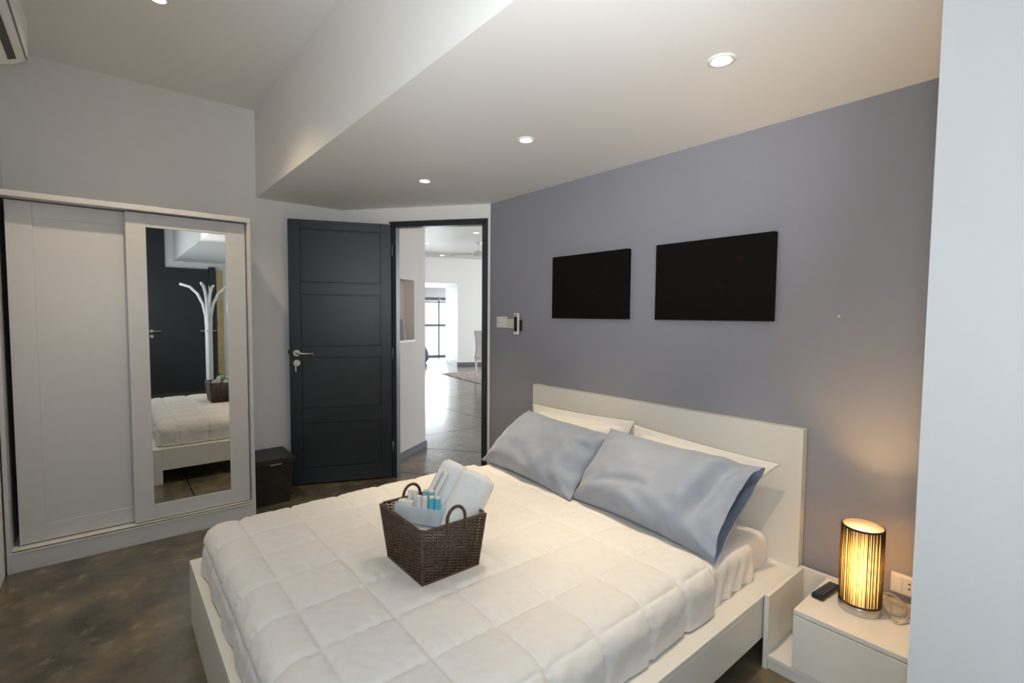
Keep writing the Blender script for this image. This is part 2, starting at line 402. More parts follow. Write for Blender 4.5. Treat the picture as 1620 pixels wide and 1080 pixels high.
hd = finish(disc_on_door(MB(), hs, 1.093, 0.027, 0.019, 0.028), 'handle', M['chrome'], door, 'auto'); hd['label'] = 'brushed steel lever handle'
finish(MB().tube([dpt(hs, 0.026, 1.093), dpt(hs, 0.058, 1.092), dpt(hs-0.012, 0.066, 1.091), dpt(hs-0.13, 0.064, 1.089)], 0.0085, 10), 'lever', M['chrome'], hd, True)
lk = finish(disc_on_door(MB(), hs, 1.012, 0.027, 0.019, 0.027), 'lock', M['chrome'], door, 'auto')
finish(MB().tube([dpt(hs+0.004, 0.024, 1.010), dpt(hs+0.004, 0.045, 1.006)], 0.004, 8), 'key', M['chrome'], lk)
finish(MB().box((hs+0.001, nf*0.045-0.0015, 0.945), (hs+0.011, nf*0.045+0.0015, 0.998), 0, dm), 'key', M['chrome'], lk)
finish(dbox(MB(), dl, dl+0.011, 1.085, 1.118, -0.008, 0.006), 'latch', M['black'], door)
for z in (0.27, 1.08, 1.95): finish(MB().tube([dpt(-0.006, 0.014, z-0.05), dpt(-0.006, 0.014, z+0.05)], 0.007, 10), 'hinge', M['base'], door, True)
# baseboards beside the box
mb = MB(); mb.box((DA[0]-0.75, YB-0.012, 0), (DA[0], YB, 0.09)); struct('baseboard_back', mb, M['base'], label='grey baseboard behind the dark storage box', cat='baseboard')

# ------------------------------------------------------------------ hall and lounge beyond the doorway
HA, HBp = Vector((1.92, 4.147, 0)), Vector((2.592, 4.572, 0))
hm, hl = frame2(HA, HBp)             # n>0 is the left side, away from the passage
mb = MB(); NS0, NS1, NZ0, NZ1 = 0.12, 0.565, 1.155, 1.752
wall_boxes(mb, hm, 0, hl, 0, 2.95, 0, 0.30, [(NS0, NS1, NZ0, NZ1)])
mb.box((NS0, 0.11, NZ0), (NS1, 0.30, NZ1), mtx=hm)
struct('wall_hall', mb, M['pink'], label='pale pink hall wall with a niche beyond the doorway', cat='wall')
rm, rl = frame2(HBp + (hm.to_3x3() @ Vector((0, 0.3, 0))), HBp + (hm.to_3x3() @ Vector((0, 4.0, 0))))
mb = MB(); mb.box((0, 0, 0), (rl, 0.25, 2.95), mtx=rm); struct('wall_hall_return', mb, M['pink'], label='hall wall turning away behind the niche wall', cat='wall')
mb = MB(); mb.box((0.05, -0.014, 0), (hl+0.014, 0.0, 0.062), mtx=hm); mb.box((hl, 0.0, 0), (hl+0.014, 0.3, 0.062), mtx=hm)
struct('baseboard_hall', mb, M['base'], label='grey baseboard along the pink hall wall', cat='baseboard')
mb = MB(); mb.box((NS0+0.004, -0.012, NZ0-0.02), (NS1-0.004, 0.106, NZ0+0.004), 0.002, hm); o = finish(mb, 'niche_sill', M['plw']); tag(o, 'white sill at the bottom of the hall niche', 'shelf')
def hpt(s, n, z): return hm @ Vector((s, n, z))
t = thing('wall_sconce', 'small brass wall light in the hall niche', 'lamp', hpt(0.302, 0.06, 1.56))
finish(MB().lathe([(0, 0), (0.03, 0.0), (0.034, 0.02), (0.02, 0.05), (0.03, 0.085), (0.022, 0.115), (0, 0.12)], hpt(0.302, 0.055, 1.555), 16), 'lamp_body', M['brass'], t, True)
finish(MB().tube([hpt(0.302, 0.055, 1.60), hpt(0.302, 0.108, 1.60)], 0.012, 8), 'arm', M['brass'], t)
o = finish(MB().lathe([(0, 0), (0.052, 0), (0.054, 0.012), (0.042, 0.10), (0.026, 0.19), (0.018, 0.205), (0, 0.205)], hpt(0.385, 0.052, NZ0+0.004), 28), 'cone_vase', M['stone'], None, 'auto'); tag(o, 'grey cone shaped vase standing in the hall niche', 'vase')
# lounge
C = Vector((7.46, 11.36, 0)); cm = Matrix(((E1.x, E2.x, 0, C.x), (E1.y, E2.y, 0, C.y), (0, 0, 1, 0), (0, 0, 0, 1)))
mb = MB(); wall_boxes(mb, cm, -7.0, 4.6, 0, 2.95, 0, 0.9, [(-4.5, 0, 0, 2.262)])
struct('wall_lounge', mb, M['wall'], label='bright white lounge wall with a wide opening', cat='wall')
mb = MB(); mb.box((0, -0.016, 0), (4.5, 0, 0.085), mtx=cm); mb.box((-0.016, -0.016, 0), (0, 0.9, 0.085), mtx=cm)
struct('baseboard_lounge', mb, M['base'], label='dark baseboard under the lounge wall', cat='baseboard')
mb = MB(); mb.prism([(1.0, 4.55), (2.1, 3.9), (2.56, 3.2), (2.56, 1.0), (13.0, 1.0), (13.0, 13.0), (4.0, 16.0), (1.0, 9.0)], 2.95, 3.05)
struct('ceiling_lounge', mb, M['ceil'], label='white lounge ceiling with recessed lights', cat='ceiling')
wm = Matrix(((E1.x, E2.x, 0, WP.x), (E1.y, E2.y, 0, WP.y), (0, 0, 1, 0), (0, 0, 0, 1)))
mb = MB(); wall_boxes(mb, wm, -4.6, 1.6, 0, 2.30, 0, 0.2, [(-3.3, 0.95, 0.0, 1.97)])
struct('wall_window', mb, M['part'], label='pale wall above the lounge window', cat='wall')
dW = (WP - C).dot(E2)
mb = MB(); mb.box((-4.6, 0.9, 2.262), (2.0, dW+0.2, 2.40), mtx=cm); struct('ceiling_alcove', mb, M['ceil'], label='low white ceiling of the window bay', cat='ceiling')
mb = MB(); mb.box((0.0, 0.9, 0), (0.18, 1.6, 2.262), mtx=cm); mb.box((-4.75, 0.9, 0), (-4.55, dW+0.2, 2.262), mtx=cm); struct('wall_alcove', mb, M['wall'], label='side walls of the window bay', cat='wall')
wn = srot('window_2', WP, 'tall dark framed glass doors at the end of the lounge', 'window')
mb = MB()
sx = [-3.3, -2.2, -1.15, -0.11, 0.90]
for s_ in sx: mb.box((s_, 0.06, 0.0), (s_+0.05, 0.12, 1.97), mtx=wm)
for z0, z1 in ((0.0, 0.07), (1.02, 1.09), (1.80, 1.84), (1.93, 1.97)): mb.box((-3.3, 0.06, z0), (0.95, 0.12, z1), mtx=wm)
finish(mb, 'window_frame', M['base'], wn)
for a, b in zip(sx, sx[1:]):
    for z0, z1 in ((0.07, 1.02), (1.09, 1.80)): finish(MB().box((a+0.05, 0.088, z0), (b, 0.092, z1), 0, wm), 'pane', M['glass'], wn)
for a, b in ((-2.15, -1.16), (-1.10, -0.13), (-0.06, 0.90)):
    o = finish(MB().box((a, -0.045, 1.865), (b, -0.005, 1.935), 0.008, wm), 'roller_blind', M['base']); o.location += E2*0.0
    tag(o, {-2.15: 'dark rolled blind at the left end of the lounge window', -1.10: 'dark rolled blind over the middle of the lounge window', -0.06: 'dark rolled blind at the right end of the lounge window beside the column'}[a], 'blind', 'rolled blinds over the lounge window')
def downlight(p, r, lens, label, group, energy, col, spot=R(72)):
    t = thing('downlight', label, 'ceiling light', p, group)
    x, y, z = p
    finish(MB().lathe([(r*0.78, 0.0), (r*0.80, -0.004), (r*1.05, -0.006), (r*1.22, -0.004), (r*1.24, 0.0)], p, 28), 'trim_ring', M['plw'], t, True)
    finish(MB().lathe([(0, -0.0015), (r*0.8, -0.0015), (r*0.8, 0.0), (0, 0.0)], p, 24), 'lens', lens, t)
    if energy: light('downlight_beam', 'SPOT', (x, y, z-0.02), energy, col, (x, y, 0), spot=spot, blend=0.9, parent=t, radius=0.03)
    return t
WARM = (1.0, 0.80, 0.54)
downlight((1.670, 0.886, ZL), 0.038, M['dlens'], 'recessed downlight in the low ceiling nearest the white wall corner', 'bedroom downlights', 31, WARM)
downlight((1.667, 1.913, ZL), 0.038, M['dlens'], 'recessed downlight in the low ceiling above the smaller black canvas', 'bedroom downlights', 31, WARM)
downlight((1.662, 2.933, ZL), 0.038, M['dlens'], 'recessed downlight in the low ceiling in front of the open door', 'bedroom downlights', 31, WARM)
downlight((0.239, 3.055, ZU), 0.038, M['dlens'], 'recessed downlight in the high ceiling above the wardrobe', 'bedroom downlights', 26, WARM, R(118))
for p, lab in (((5.38, 9.418, 2.95), 'lounge downlight beside the pink wall edge, leftmost of three'), ((6.779, 11.067, 2.95), 'lounge downlight close to the far lounge wall'), ((5.388, 7.58, 2.95), 'lounge downlight above the ceiling fan, rightmost of three')):
    downlight(p, 0.06, M['dlens2'], lab, 'lounge downlights', 0, WARM)
# ceiling fan
FP = Vector((6.123, 8.507, 2.95)); t = thing('ceiling_fan', 'white three bladed ceiling fan in the lounge', 'ceiling fan', FP)
finish(MB().lathe([(0, 0), (0.07, 0), (0.065, -0.03), (0.02, -0.07), (0, -0.07)], FP, 20), 'canopy', M['plw'], t, 'auto')
finish(MB().tube([FP + Vector((0, 0, -0.06)), FP + Vector((0, 0, -0.19))], 0.013, 10), 'rod', M['plw'], t, True)
finish(MB().lathe([(0, -0.18), (0.05, -0.185), (0.115, -0.21), (0.12, -0.27), (0.10, -0.295), (0, -0.30)], FP, 28), 'motor', M['chairw'], t, 'auto')
for k in range(3):
    a = R(137 + 120*k); d = Vector((math.cos(a), math.sin(a), 0)); n = Vector((-d.y, d.x, 0)); mb = MB()
    q0, q1, q2 = FP+d*0.10+Vector((0, 0, -0.25)), FP+d*0.20+Vector((0, 0, -0.255)), FP+d*0.62+Vector((0, 0, -0.27))
    for zz in (0,):
        lo = [q0-n*0.02, q1-n*0.055, q2-n*0.06, q2+n*0.06+Vector((0, 0, .02)), q1+n*0.055+Vector((0, 0, .02)), q0+n*0.02]
        vl = [mb.bm.verts.new(v) for v in lo]; vh = [mb.bm.verts.new(v+Vector((0, 0, 0.008))) for v in lo]
        mb.bm.faces.new(vl[::-1]); mb.bm.faces.new(vh)
        for i in range(6): mb.bm.faces.new((vl[i], vl[(i+1) % 6], vh[(i+1) % 6], vh[i]))
    finish(mb, 'blade', M['chairw'], t)
# rug and chair
rg = Matrix(((0.991, -0.13, 0, 6.10), (-0.13, -0.991, 0, 10.0), (0, 0, 1, 0), (0, 0, 0, 1)))
o = finish(MB().box((0, 0, 0), (2.6, 3.4, 0.014), 0.003, rg), 'area_rug', M['rug']); tag(o, 'faded red brown patterned rug on the lounge floor', 'rug')
def chair(cx, cy, rz):
    t = thing('dining_chair', 'cream high backed dining chair standing on the lounge rug', 'chair', (cx, cy, 0.014))
    m = Matrix.Translation((cx, cy, 0.014)) @ Matrix.Rotation(rz, 4, 'Z')
    finish(MB().box((-0.22, -0.22, 0.40), (0.22, 0.22, 0.50), 0.02, m), 'seat', M['chairw'], t)
    def bf(sg):
        def f(u, v):
            z = 0.45 + 0.61*v; w = 0.235 - 0.05*math.sin(min(1, v*1.15)*math.pi)*0.6; x = (u-0.5)*2*w
            y = 0.185 + 0.10*v*v + 0.02*(2*u-1)**2 + (0.03 if sg else -0.012)
            return m @ Vector((x, y, z))
        return f
    mb = MB(); A = mb.grid(bf(0), 10, 14); B = mb.grid(bf(1), 10, 14)
    for i in range(10):
        for j in (0, 14): mb.bm.faces.new((A[i][j], A[i+1][j], B[i+1][j], B[i][j]))
    for j in range(14):
        for i in (0, 10): mb.bm.faces.new((A[i][j], A[i][j+1], B[i][j+1], B[i][j]))
    finish(mb, 'backrest', M['chairw'], t, True)
    for sx_ in (-1, 1):
        for sy_ in (-1, 1):
            p0 = Vector((sx_*0.19, sy_*0.19, 0.41)); p2 = Vector((sx_*0.195, sy_*(0.20 if sy_ < 0 else 0.27), 0.0)); p1 = (p0+p2)/2 + Vector((0, -sy_*0.012, 0.02))
            finish(MB().tube([m @ p0, m @ p1, m @ p2], 0.022, 8, taper=lambda k: 1.0-0.4*k), 'leg', M['chairw'], t, True)
chair(6.44, 8.72, R(146))
o = finish(MB().lathe([(0, 0), (0.33, 0.0), (0.42, 0.12), (0.40, 0.32), (0.28, 0.55), (0.12, 0.72), (0, 0.76)], (6.83, 12.68, 0), 28), 'bean_bag', M['blue'], None, True); tag(o, 'navy blue bean bag near the lounge window', 'bean bag')

# ------------------------------------------------------------------ wardrobe
WX0, WX1, WY, WZ = -0.452, 0.756, 3.676, 2.047
wd = thing('wardrobe', 'white sliding door wardrobe with one mirrored door', 'wardrobe', ((WX0+WX1)/2, WY, 0))
for a, b, n_ in ((WX0, WX0+0.018, 'side_panel'), (WX1-0.020, WX1, 'side_panel')): finish(MB().box((a, WY, 0), (b, YB-0.02, WZ-0.03), 0.001), n_, M['ward'], wd)
finish(MB().box((WX0, WY-0.004, WZ-0.030), (WX1, YB-0.02, WZ), 0.001), 'top_panel', M['ward'], wd)
finish(MB().box((WX0+0.018, YB-0.03, 0.1), (WX1-0.02, YB-0.022, WZ-0.03)), 'back_panel', M['dark'], wd)
finish(MB().box((WX0+0.018, WY+0.004, 0), (WX1-0.020, WY+0.022, 0.112), 0.001), 'plinth', M['ward'], wd)
finish(MB().box((WX0+0.018, WY+0.0, 0.104), (WX1-0.020, YB-0.03, 0.112)), 'bottom_rail', M['bedw'], wd)
def wdoor(x0, x1, y, mirror):
    z0, z1 = 0.118, WZ-0.036; sw = 0.098; rt, rb = 0.083, 0.095
    d = finish(MB().box((x0, y, z0), (x0+sw, y+0.020, z1), 0.0015), 'door', M['ward'], wd)
    if mirror: d['label'] = 'front sliding door with full length mirror'
    finish(MB().box((x1-sw-0.01, y, z0), (x1, y+0.020, z1), 0.0015), 'stile', M['ward'], d)
    finish(MB().box((x0+sw, y+0.001, z1-rt), (x1-sw-0.01, y+0.020, z1), 0.0015), 'rail', M['ward'], d)
    finish(MB().box((x0+sw, y+0.001, z0), (x1-sw-0.01, y+0.020, z0+rb), 0.0015), 'rail', M['ward'], d)
    finish(MB().box((x0+sw-0.004, y+0.006, z0+rb-0.004), (x1-sw-0.006, y+0.014, z1-rt+0.004)), 'mirror' if mirror else 'panel', M['mirror'] if mirror else M['ward'], d)
    if mirror: finish(MB().box((x1-0.002, y-0.003, z0), (x1+0.006, y+0.02, z1)), 'edge_strip', M['ward'], d)
    else: finish(MB().box((x0-0.008, y-0.003, z0), (x0+0.002, y+0.02, z1)), 'edge_strip', M['ward'], d)
wdoor(-0.400, 0.23, WY+0.085, False)
wdoor(0.096, 0.724, WY+0.045, True)

# ------------------------------------------------------------------ air conditioner
t = thing('air_conditioner', 'white split air conditioner high on the left wall', 'air conditioner', (XL, 2.75, 2.45))
AY0, AY1 = 2.30, 3.23
def acprof(dx=0.0):
    return [(XL, 2.80), (XL+0.15, 2.80), (XL+0.195, 2.785), (XL+0.212, 2.74), (XL+0.212, 2.60), (XL+0.205, 2.572), (XL+0.165, 2.543), (XL+0.10, 2.522), (XL+0.04, 2.513), (XL, 2.513)]
mb = MB(); pr = acprof(); A = [mb.bm.verts.new((x, AY0, z)) for x, z in pr]; B = [mb.bm.verts.new((x, AY1, z)) for x, z in pr]
mb.bm.faces.new(A); mb.bm.faces.new(B[::-1])
for i in range(len(pr)): mb.bm.faces.new((A[i], A[(i+1) % len(pr)], B[(i+1) % len(pr)], B[i]))
finish(mb, 'body', M['plw'], t, 'auto')
def acstrip(x0, z0, x1, z1, y0, y1, th, m, n_):
    d = Vector((x1-x0, 0, z1-z0)); nn = Vector((d.z, 0, -d.x)).normalized()*th
    if nn.z > 0: nn = -nn
    a = [Vector((x0, y0, z0)), Vector((x1, y0, z1)), Vector((x1, y1, z1)), Vector((x0, y1, z0))]
    mb = MB(); lo = [mb.bm.verts.new(v) for v in a]; hi = [mb.bm.verts.new(v+nn) for v in a]
    mb.bm.faces.new(lo); mb.bm.faces.new(hi[::-1])
    for i in range(4): mb.bm.faces.new((lo[i], lo[(i+1) % 4], hi[(i+1) % 4], hi[i]))
    finish(mb, n_, m, t)
acstrip(XL+0.150, 2.5385, XL+0.176, 2.551, AY0+0.05, AY1-0.06, 0.004, M['black'], 'air_outlet')
acstrip(XL+0.203, 2.5705, XL+0.2065, 2.579, AY0+0.01, AY1-0.01, 0.003, M['base'], 'panel_seam')

# ------------------------------------------------------------------ storage box beside the wardrobe
t = thing('storage_box', 'dark brown lidded storage box between wardrobe and open door', 'box', (0.90, 4.02, 0))
def frus(mb, x0, x1, y0, y1, z0, X0, X1, Y0, Y1, z1):
    lo = [mb.bm.verts.new(v) for v in ((x0, y0, z0), (x1, y0, z0), (x1, y1, z0), (x0, y1, z0))]; hi = [mb.bm.verts.new(v) for v in ((X0, Y0, z1), (X1, Y0, z1), (X1, Y1, z1), (X0, Y1, z1))]
    mb.bm.faces.new(lo[::-1]); mb.bm.faces.new(hi)
    for i in range(4): mb.bm.faces.new((lo[i], lo[(i+1) % 4], hi[(i+1) % 4], hi[i]))
    return mb
finish(frus(MB(), 0.785, 1.020, 3.845, 4.13, 0.0, 0.765, 1.052, 3.825, 4.16, 0.305), 'body', M['wenge'], t)
ld = finish(MB().box((0.760, 3.815, 0.305), (1.060, 4.165, 0.345), 0.004), 'lid', M['wenge'], t)
pl = finish(MB().box((0.882, 3.808, 0.300), (0.962, 3.830, 0.309), 0.001), 'handle', M['chrome'], t); pl['label'] = 'chrome strip over the finger hole'
mb = MB(); nn = 12
ring = [(0.922 + 0.036*math.cos(math.pi + math.pi*i/nn), 0.300 + 0.024*math.sin(math.pi + math.pi*i/nn)) for i in range(nn+1)]
A = [mb.bm.verts.new((x, 3.8225, z)) for x, z in ring]; B = [mb.bm.verts.new((x, 3.829, z)) for x, z in ring]
mb.bm.faces.new(A); mb.bm.faces.new(B[::-1])
for i in range(nn+1): mb.bm.faces.new((A[i], A[(i+1) % (nn+1)], B[(i+1) % (nn+1)], B[i]))
finish(mb, 'finger_hole', M['black'], t)

# ------------------------------------------------------------------ bed
BX0, BX1, BY0, BY1, RZ = 0.256, 2.350, 0.819, 2.591, 0.29
bed = thing('bed_frame', 'white double bed frame with a broad flat headboard', 'bed', ((BX0+BX1)/2, (BY0+BY1)/2, 0))
finish(MB().box((BX1, BY0-0.003, 0.0), (XW-0.002, BY1+0.003, 0.918), 0.0015), 'headboard', M['bedw'], bed)
for y0, y1 in ((BY0, BY0+0.022), (BY1-0.022, BY1)): finish(MB().box((BX0+0.0602, y0, 0.115), (BX1, y1, RZ-0.02), 0.0015), 'side_rail', M['bedw'], bed)
finish(MB().box((BX0, BY0, RZ-0.02), (BX1, BY0+0.16, RZ), 0.0015), 'rail_top', M['bedw'], bed)
finish(MB().box((BX0, BY1-0.16, RZ-0.02), (BX1, BY1, RZ), 0.0015), 'rail_top', M['bedw'], bed)
finish(MB().box((BX0, BY0+0.16, RZ-0.02), (BX0+0.16, BY1-0.16, RZ), 0.0015), 'rail_top', M['bedw'], bed)
finish(MB().box((BX0, BY0+0.0352, 0.0), (BX0+0.022, BY1-0.0352, RZ-0.02), 0.0015), 'footboard', M['bedw'], bed)
for y0, y1 in ((BY0, BY0+0.035), (BY1-0.035, BY1)): finish(MB().box((BX0, y0, 0.0), (BX0+0.06, y1, RZ-0.02), 0.0015), 'leg', M['bedw'], bed)
finish(MB().box((BX0+0.1, BY0+0.1, 0.15), (BX1, BY1-0.1, 0.19)), 'slat_base', M['bedw'], bed)

def rounded(q, lo, hi, r):
    c = Vector([min(max(q[i], lo[i]+r), hi[i]-r) for i in range(3)]); d = Vector(q)-c
    if d.length < 1e-9: return Vector(q), Vector((0, 0, 1))
    n = d.normalized(); return c + n*r, n
def draped(mb, x0, x1, y0, y1, z0, z1, r, disp, res=0.014, foot=True, far=True, curl=0.02):
    """a cloth over a box: top, near side, far side and optionally the foot side; the head end is open"""
    lo = (x0, y0, z0-5), ; lo = (x0 if foot else x0-5, y0, z0-5); hi = (x1+5, y1, z1)
    def put(q, s, t_):
        p, n = rounded(q, lo, hi, r); return p + n*disp(s, t_, p)
    nx = max(4, int((x1-x0)/res)); ny = max(4, int((y1-y0)/res)); nz_ = max(3, int((z1-z0)/res))
    mb.grid(lambda u, v: put((x0+(x1-x0)*u, y0+(y1-y0)*v, z1), x0+(x1-x0)*u, y0+(y1-y0)*v), nx, ny)
    mb.grid(lambda u, v: put((x0+(x1-x0)*u, y0, z1-(z1-z0)*v), x0+(x1-x0)*u, y0-(z1-z0)*v), nx, nz_)
    mb.grid(lambda u, v: put((x0+(x1-x0)*u, y1, z1-(z1-z0)*v), x0+(x1-x0)*u, y1+(z1-z0)*v), nx, nz_)
    if foot: mb.grid(lambda u, v: put((x0, y0+(y1-y0)*u, z1-(z1-z0)*v), x0-(z1-z0)*v, y0+(y1-y0)*u), ny, nz_)
    if curl:   # rolled head hem
        def hem(k):
            def f(u, v):
                tot = (y1-y0) + 2*(z1-z0); a = u*tot
                if a < z1-z0: q = (x1, y0, z0+a); t_ = y0-(z1-z0-a)
                elif a < z1-z0+y1-y0: q = (x1, y0+a-(z1-z0), z1); t_ = q[1]
                else: q = (x1, y1, z1-(a-(z1-z0)-(y1-y0))); t_ = y1+(a-(z1-z0)-(y1-y0))
                p, n = rounded(q, lo, hi, r); p = p + n*disp(x1, t_, p)
                an = v*math.pi
                return p - n*(curl/2)*(1-math.cos(an)) + Vector((1, 0, 0))*(curl/2)*math.sin(an)
            return f
        mb.grid(hem(0), ny+2*nz_, 5)
    mb.weld(0.0015)
def sm(x): return max(0.0, min(1.0, x))
# mattress with fitted sheet
mb = MB()
draped(mb, 0.34, 2.30, 0.935, 2.475, 0.20, 0.425, 0.045, lambda s, t_, p: 0.003*noise.noise(Vector((s*9, t_*9, 1))), 0.035, curl=0)
mb.grid(lambda u, v: rounded((2.33, 0.935+1.54*u, 0.20+0.225*v), (0, 0.935, -5), (2.335, 2.475, 0.425), 0.045)[0], 30, 8)
mb.grid(lambda u, v: rounded((2.30+0.035*u, 0.935+1.54*v, 0.425), (0, 0.935, -5), (2.335, 2.475, 0.425), 0.045)[0], 2, 40)
mb.grid(lambda u, v: rounded((2.30+0.035*u, 0.935, 0.20+0.225*v), (0, 0.935, -5), (2.335, 2.475, 0.425), 0.045)[0], 2, 8)
o = finish(mb, 'mattress', M['sheet'], None, True); tag(o, 'white mattress in a fitted sheet on the bed frame', 'mattress')
# top sheet folded at the head end
def sheet_d(s, t_, p):
    w = sm((0.45-p.z)/0.1) if p.y < 1.0 or p.y > 2.4 else 0.0
    return 0.004*noise.noise(Vector((s*7, t_*5, 3))) + w*0.007*math.sin(s*70 + 2*math.sin(t_*20))
mb = MB(); draped(mb, 1.60, 2.085, 0.902, 2.508, 0.292, 0.456, 0.05, sheet_d, 0.016, foot=False, curl=0.012)
o = finish(mb, 'top_sheet', M['sheet'], None, True); tag(o, 'white top sheet showing between quilt and pillows', 'sheet')
# quilt
QX, QY, QS = 0.436, 0.897, 0.2215
def quilt_d(s, t_, p):
    a = abs(math.sin(math.pi*(s-QX)/QS)); b = abs(math.sin(math.pi*(t_-QY)/0.2245))
    gb_ = 1.0 if 0.98 < t_ < 2.42 else 0.35
    puff = (1-(1-a)**7)*(1-gb_*(1-b)**7)
    d = 0.013*puff + 0.005*(a*b) - 0.010
    # gathers running off the stitch lines
    ga = (1-a)**2; gb = (1-b)**2
    d += 0.0022*gb*math.sin(s*150 + 4*noise.noise(Vector((s*6, t_*6, 0)))) * (0.5+noise.noise(Vector((s*4, t_*4, 5))))
    d += 0.0022*ga*math.sin(t_*150 + 4*noise.noise(Vector((s*6, t_*6, 2)))) * (0.5+noise.noise(Vector((s*4, t_*4, 8))))
    d += 0.006*noise.noise(Vector((s*3.2, t_*3.2, 4))) + 0.0030*noise.noise(Vector((s*9+t_*7, t_*16-s*14, 9))) + 0.0014*noise.noise(Vector((s*16-t_*10, t_*38+s*26, 15)))
    edge = sm((0.42-p.z)/0.12)
    d += edge*0.010*noise.noise(Vector((s*8, t_*8, 12)))
    u = (p.x-0.285)/(1.73-0.285); v = (p.y-0.88)/1.62
    d += 0.012*(1-(2*u-1)**2)*(1-(2*v-1)**2)*(1 if p.z > 0.4 else 0)
    if p.z > 0.47:      # pressed flat by the basket
        e = max(0.79-p.x, p.x-1.04, 1.42-p.y, p.y-1.70); f_ = sm(1-e/0.08); f_ = f_*f_*(3-2*f_)
        d = d*(1-f_) + 0.008*f_
    return d
mb = MB(); draped(mb, 0.290, 1.722, 0.882, 2.520, 0.296, 0.482, 0.085, quilt_d, 0.0064, foot=True, curl=0.028)
o = finish(mb, 'quilt', M['duvet'], None, True); tag(o, 'white square stitched quilt spread over the bed', 'quilt')

# pillows
def pillow(name, m, label, bl, br, tl, tr, T, flange=0.0, openend=False, gather=False, seed=0, wr=0.008, group=None, sag=0.0):
    bl, br, tl, tr = map(Vector, (bl, br, tl, tr))
    c = (bl+br+tl+tr)/4; N = (br-bl).cross(tl-bl).normalized()
    if N.x > 0: N = -N             # towards the room
    mb = MB(); nu, nv = 56, 40
    def f(sg):
        def g(u, v):
            U, V = 2*u-1, 2*v-1
            k = 1-0.055*(1-V*V)*abs(U)**3; k2 = 1-(0.045 if flange else 0.085)*(1-U*U)*abs(V)**3
            uu, vv = (U*k+1)/2, (V*k2+1)/2
            p = bl*(1-uu)*(1-vv) + br*uu*(1-vv) + tl*(1-uu)*vv + tr*uu*vv
            eu = 1.0 - abs(U)**(3.0)
            if openend and U > 0: eu = 1.0 - 0.80*sm(U)**2.2
            fl = 1.0
            if flange:
                fu = sm((1-abs(U))/(flange/ (br-bl).length*2)); fv = sm((1-abs(V))/(flange/(tl-bl).length*2)); fl = min(fu, fv)
                Ui = min(1, abs(U)/(1-flange/(br-bl).length*2)); Vi = min(1, abs(V)/(1-flange/(tl-bl).length*2))
                th = T/2*(max(0, 1-Ui**3)*max(0, 1-Vi**3.0))**0.55
            else:
                th = T/2*(max(0, eu)*max(0, 1-abs(V)**3.0))**0.58
            th = max(th*(1.0 if sg > 0 else 0.62), 0.0035)
            q = Vector((U*2.2+seed, V*1.7, sg*3.0+seed))
            bell = max(0, (1-U**4))*max(0, 1-V**4)
            w = wr*0.8*noise.noise(q*0.9) + wr*0.25*noise.noise(q*3.0)
            # folds rising from the resting edge, creases drawn to the corners, a gathered end
            low = sm((0.15-V)/1.1)
            rr_ = math.hypot(U*1.5+0.35+0.2*math.sin(seed), V+1.55)
            w += wr*0.9*low*math.sin(rr_*13+seed)*(0.6+0.8*noise.noise(Vector((U*2+seed, V, 3))))
            for cu_x, cv_y, am in ((1.15, -1.15, 1.0), (1.15, 1.15, 0.8), (-1.15, -1.15, 0.7), (-1.15, 1.15, 0.35)):
                dd_ = math.hypot(U-cu_x, (V-cv_y)*0.7); an_ = math.atan2(V-cv_y, U-cu_x)
                w += wr*0.75*am*math.sin(an_*13+seed+3*noise.noise(Vector((U*2, V*2, seed))))*math.exp(-(dd_/0.62)**2)*sm(dd_/0.25)
            if gather:
                g_ = math.exp(-((U-0.86)/0.20)**2)
                w += g_*(0.013*math.sin(V*11+2.5*U+1.5*noise.noise(Vector((U*3, V*3, 1)))) - 0.008)*sm((1-V)/0.25)
                w -= 0.020*math.exp(-((U-0.40-0.35*(V+1)*0.5)/0.10)**2)*sm((0.1-V)/0.6)
            if openend:
                w -= 0.014*math.exp(-((V+0.55-0.25*math.cos(U*2.6))/0.09)**2)*sm((0.35-U)/0.4)*sm((U+0.95)/0.3)
                w -= 0.012*math.exp(-((U-0.18+0.25*V)/0.07)**2)*sm((-0.05-V)/0.5)
                w -= 0.036*math.exp(-((U-0.72-0.10*V)/0.085)**2)*sm((V+0.75)/0.5)
                w += 0.016*math.exp(-((U-0.55-0.12*V)/0.12)**2)*sm((V+0.9)/0.6)
            w *= min(1.0, th/(T*0.18))
            return p + N*(sg*th + w - sag*(1-V*V)*0.0)
        return g
    A = mb.grid(f(1), nu, nv); B = mb.grid(f(-1), nu, nv)
    for i in range(nu):
        for j in (0, nv): mb.bm.faces.new((A[i][j], A[i+1][j], B[i+1][j], B[i][j]))
    for j in range(nv):
        for i in ((0,) if openend else (0, nu)): mb.bm.faces.new((A[i][j], A[i][j+1], B[i][j+1], B[i][j]))
    o = finish(mb, name, m, None, True); tag(o, label, 'pillow', group); return o
pillow('pillow', M['pilw'], 'white pillow against the headboard on the door side', (2.175, 2.43, 0.468), (2.175, 1.70, 0.468), (2.292, 2.53, 0.790), (2.292, 1.665, 0.815), 0.16, 0.045, seed=1.3, wr=0.014, group='bed pillows')
pillow('pillow', M['pilw'], 'white pillow against the headboard on the lamp side', (2.165, 1.640, 0.468), (2.175, 1.09, 0.468), (2.292, 1.672, 0.797), (2.292, 0.885, 0.757), 0.16, 0.045, seed=4.1, wr=0.014, group='bed pillows')
pillow('pillow', M['pilb'], 'grey blue pillow nearer the open door', (1.868, 2.560, 0.462), (1.808, 1.705, 0.462), (2.155, 2.415, 0.778), (2.15, 1.705, 0.752), 0.25, 0, gather=True, seed=2.2, wr=0.015, group='bed pillows')
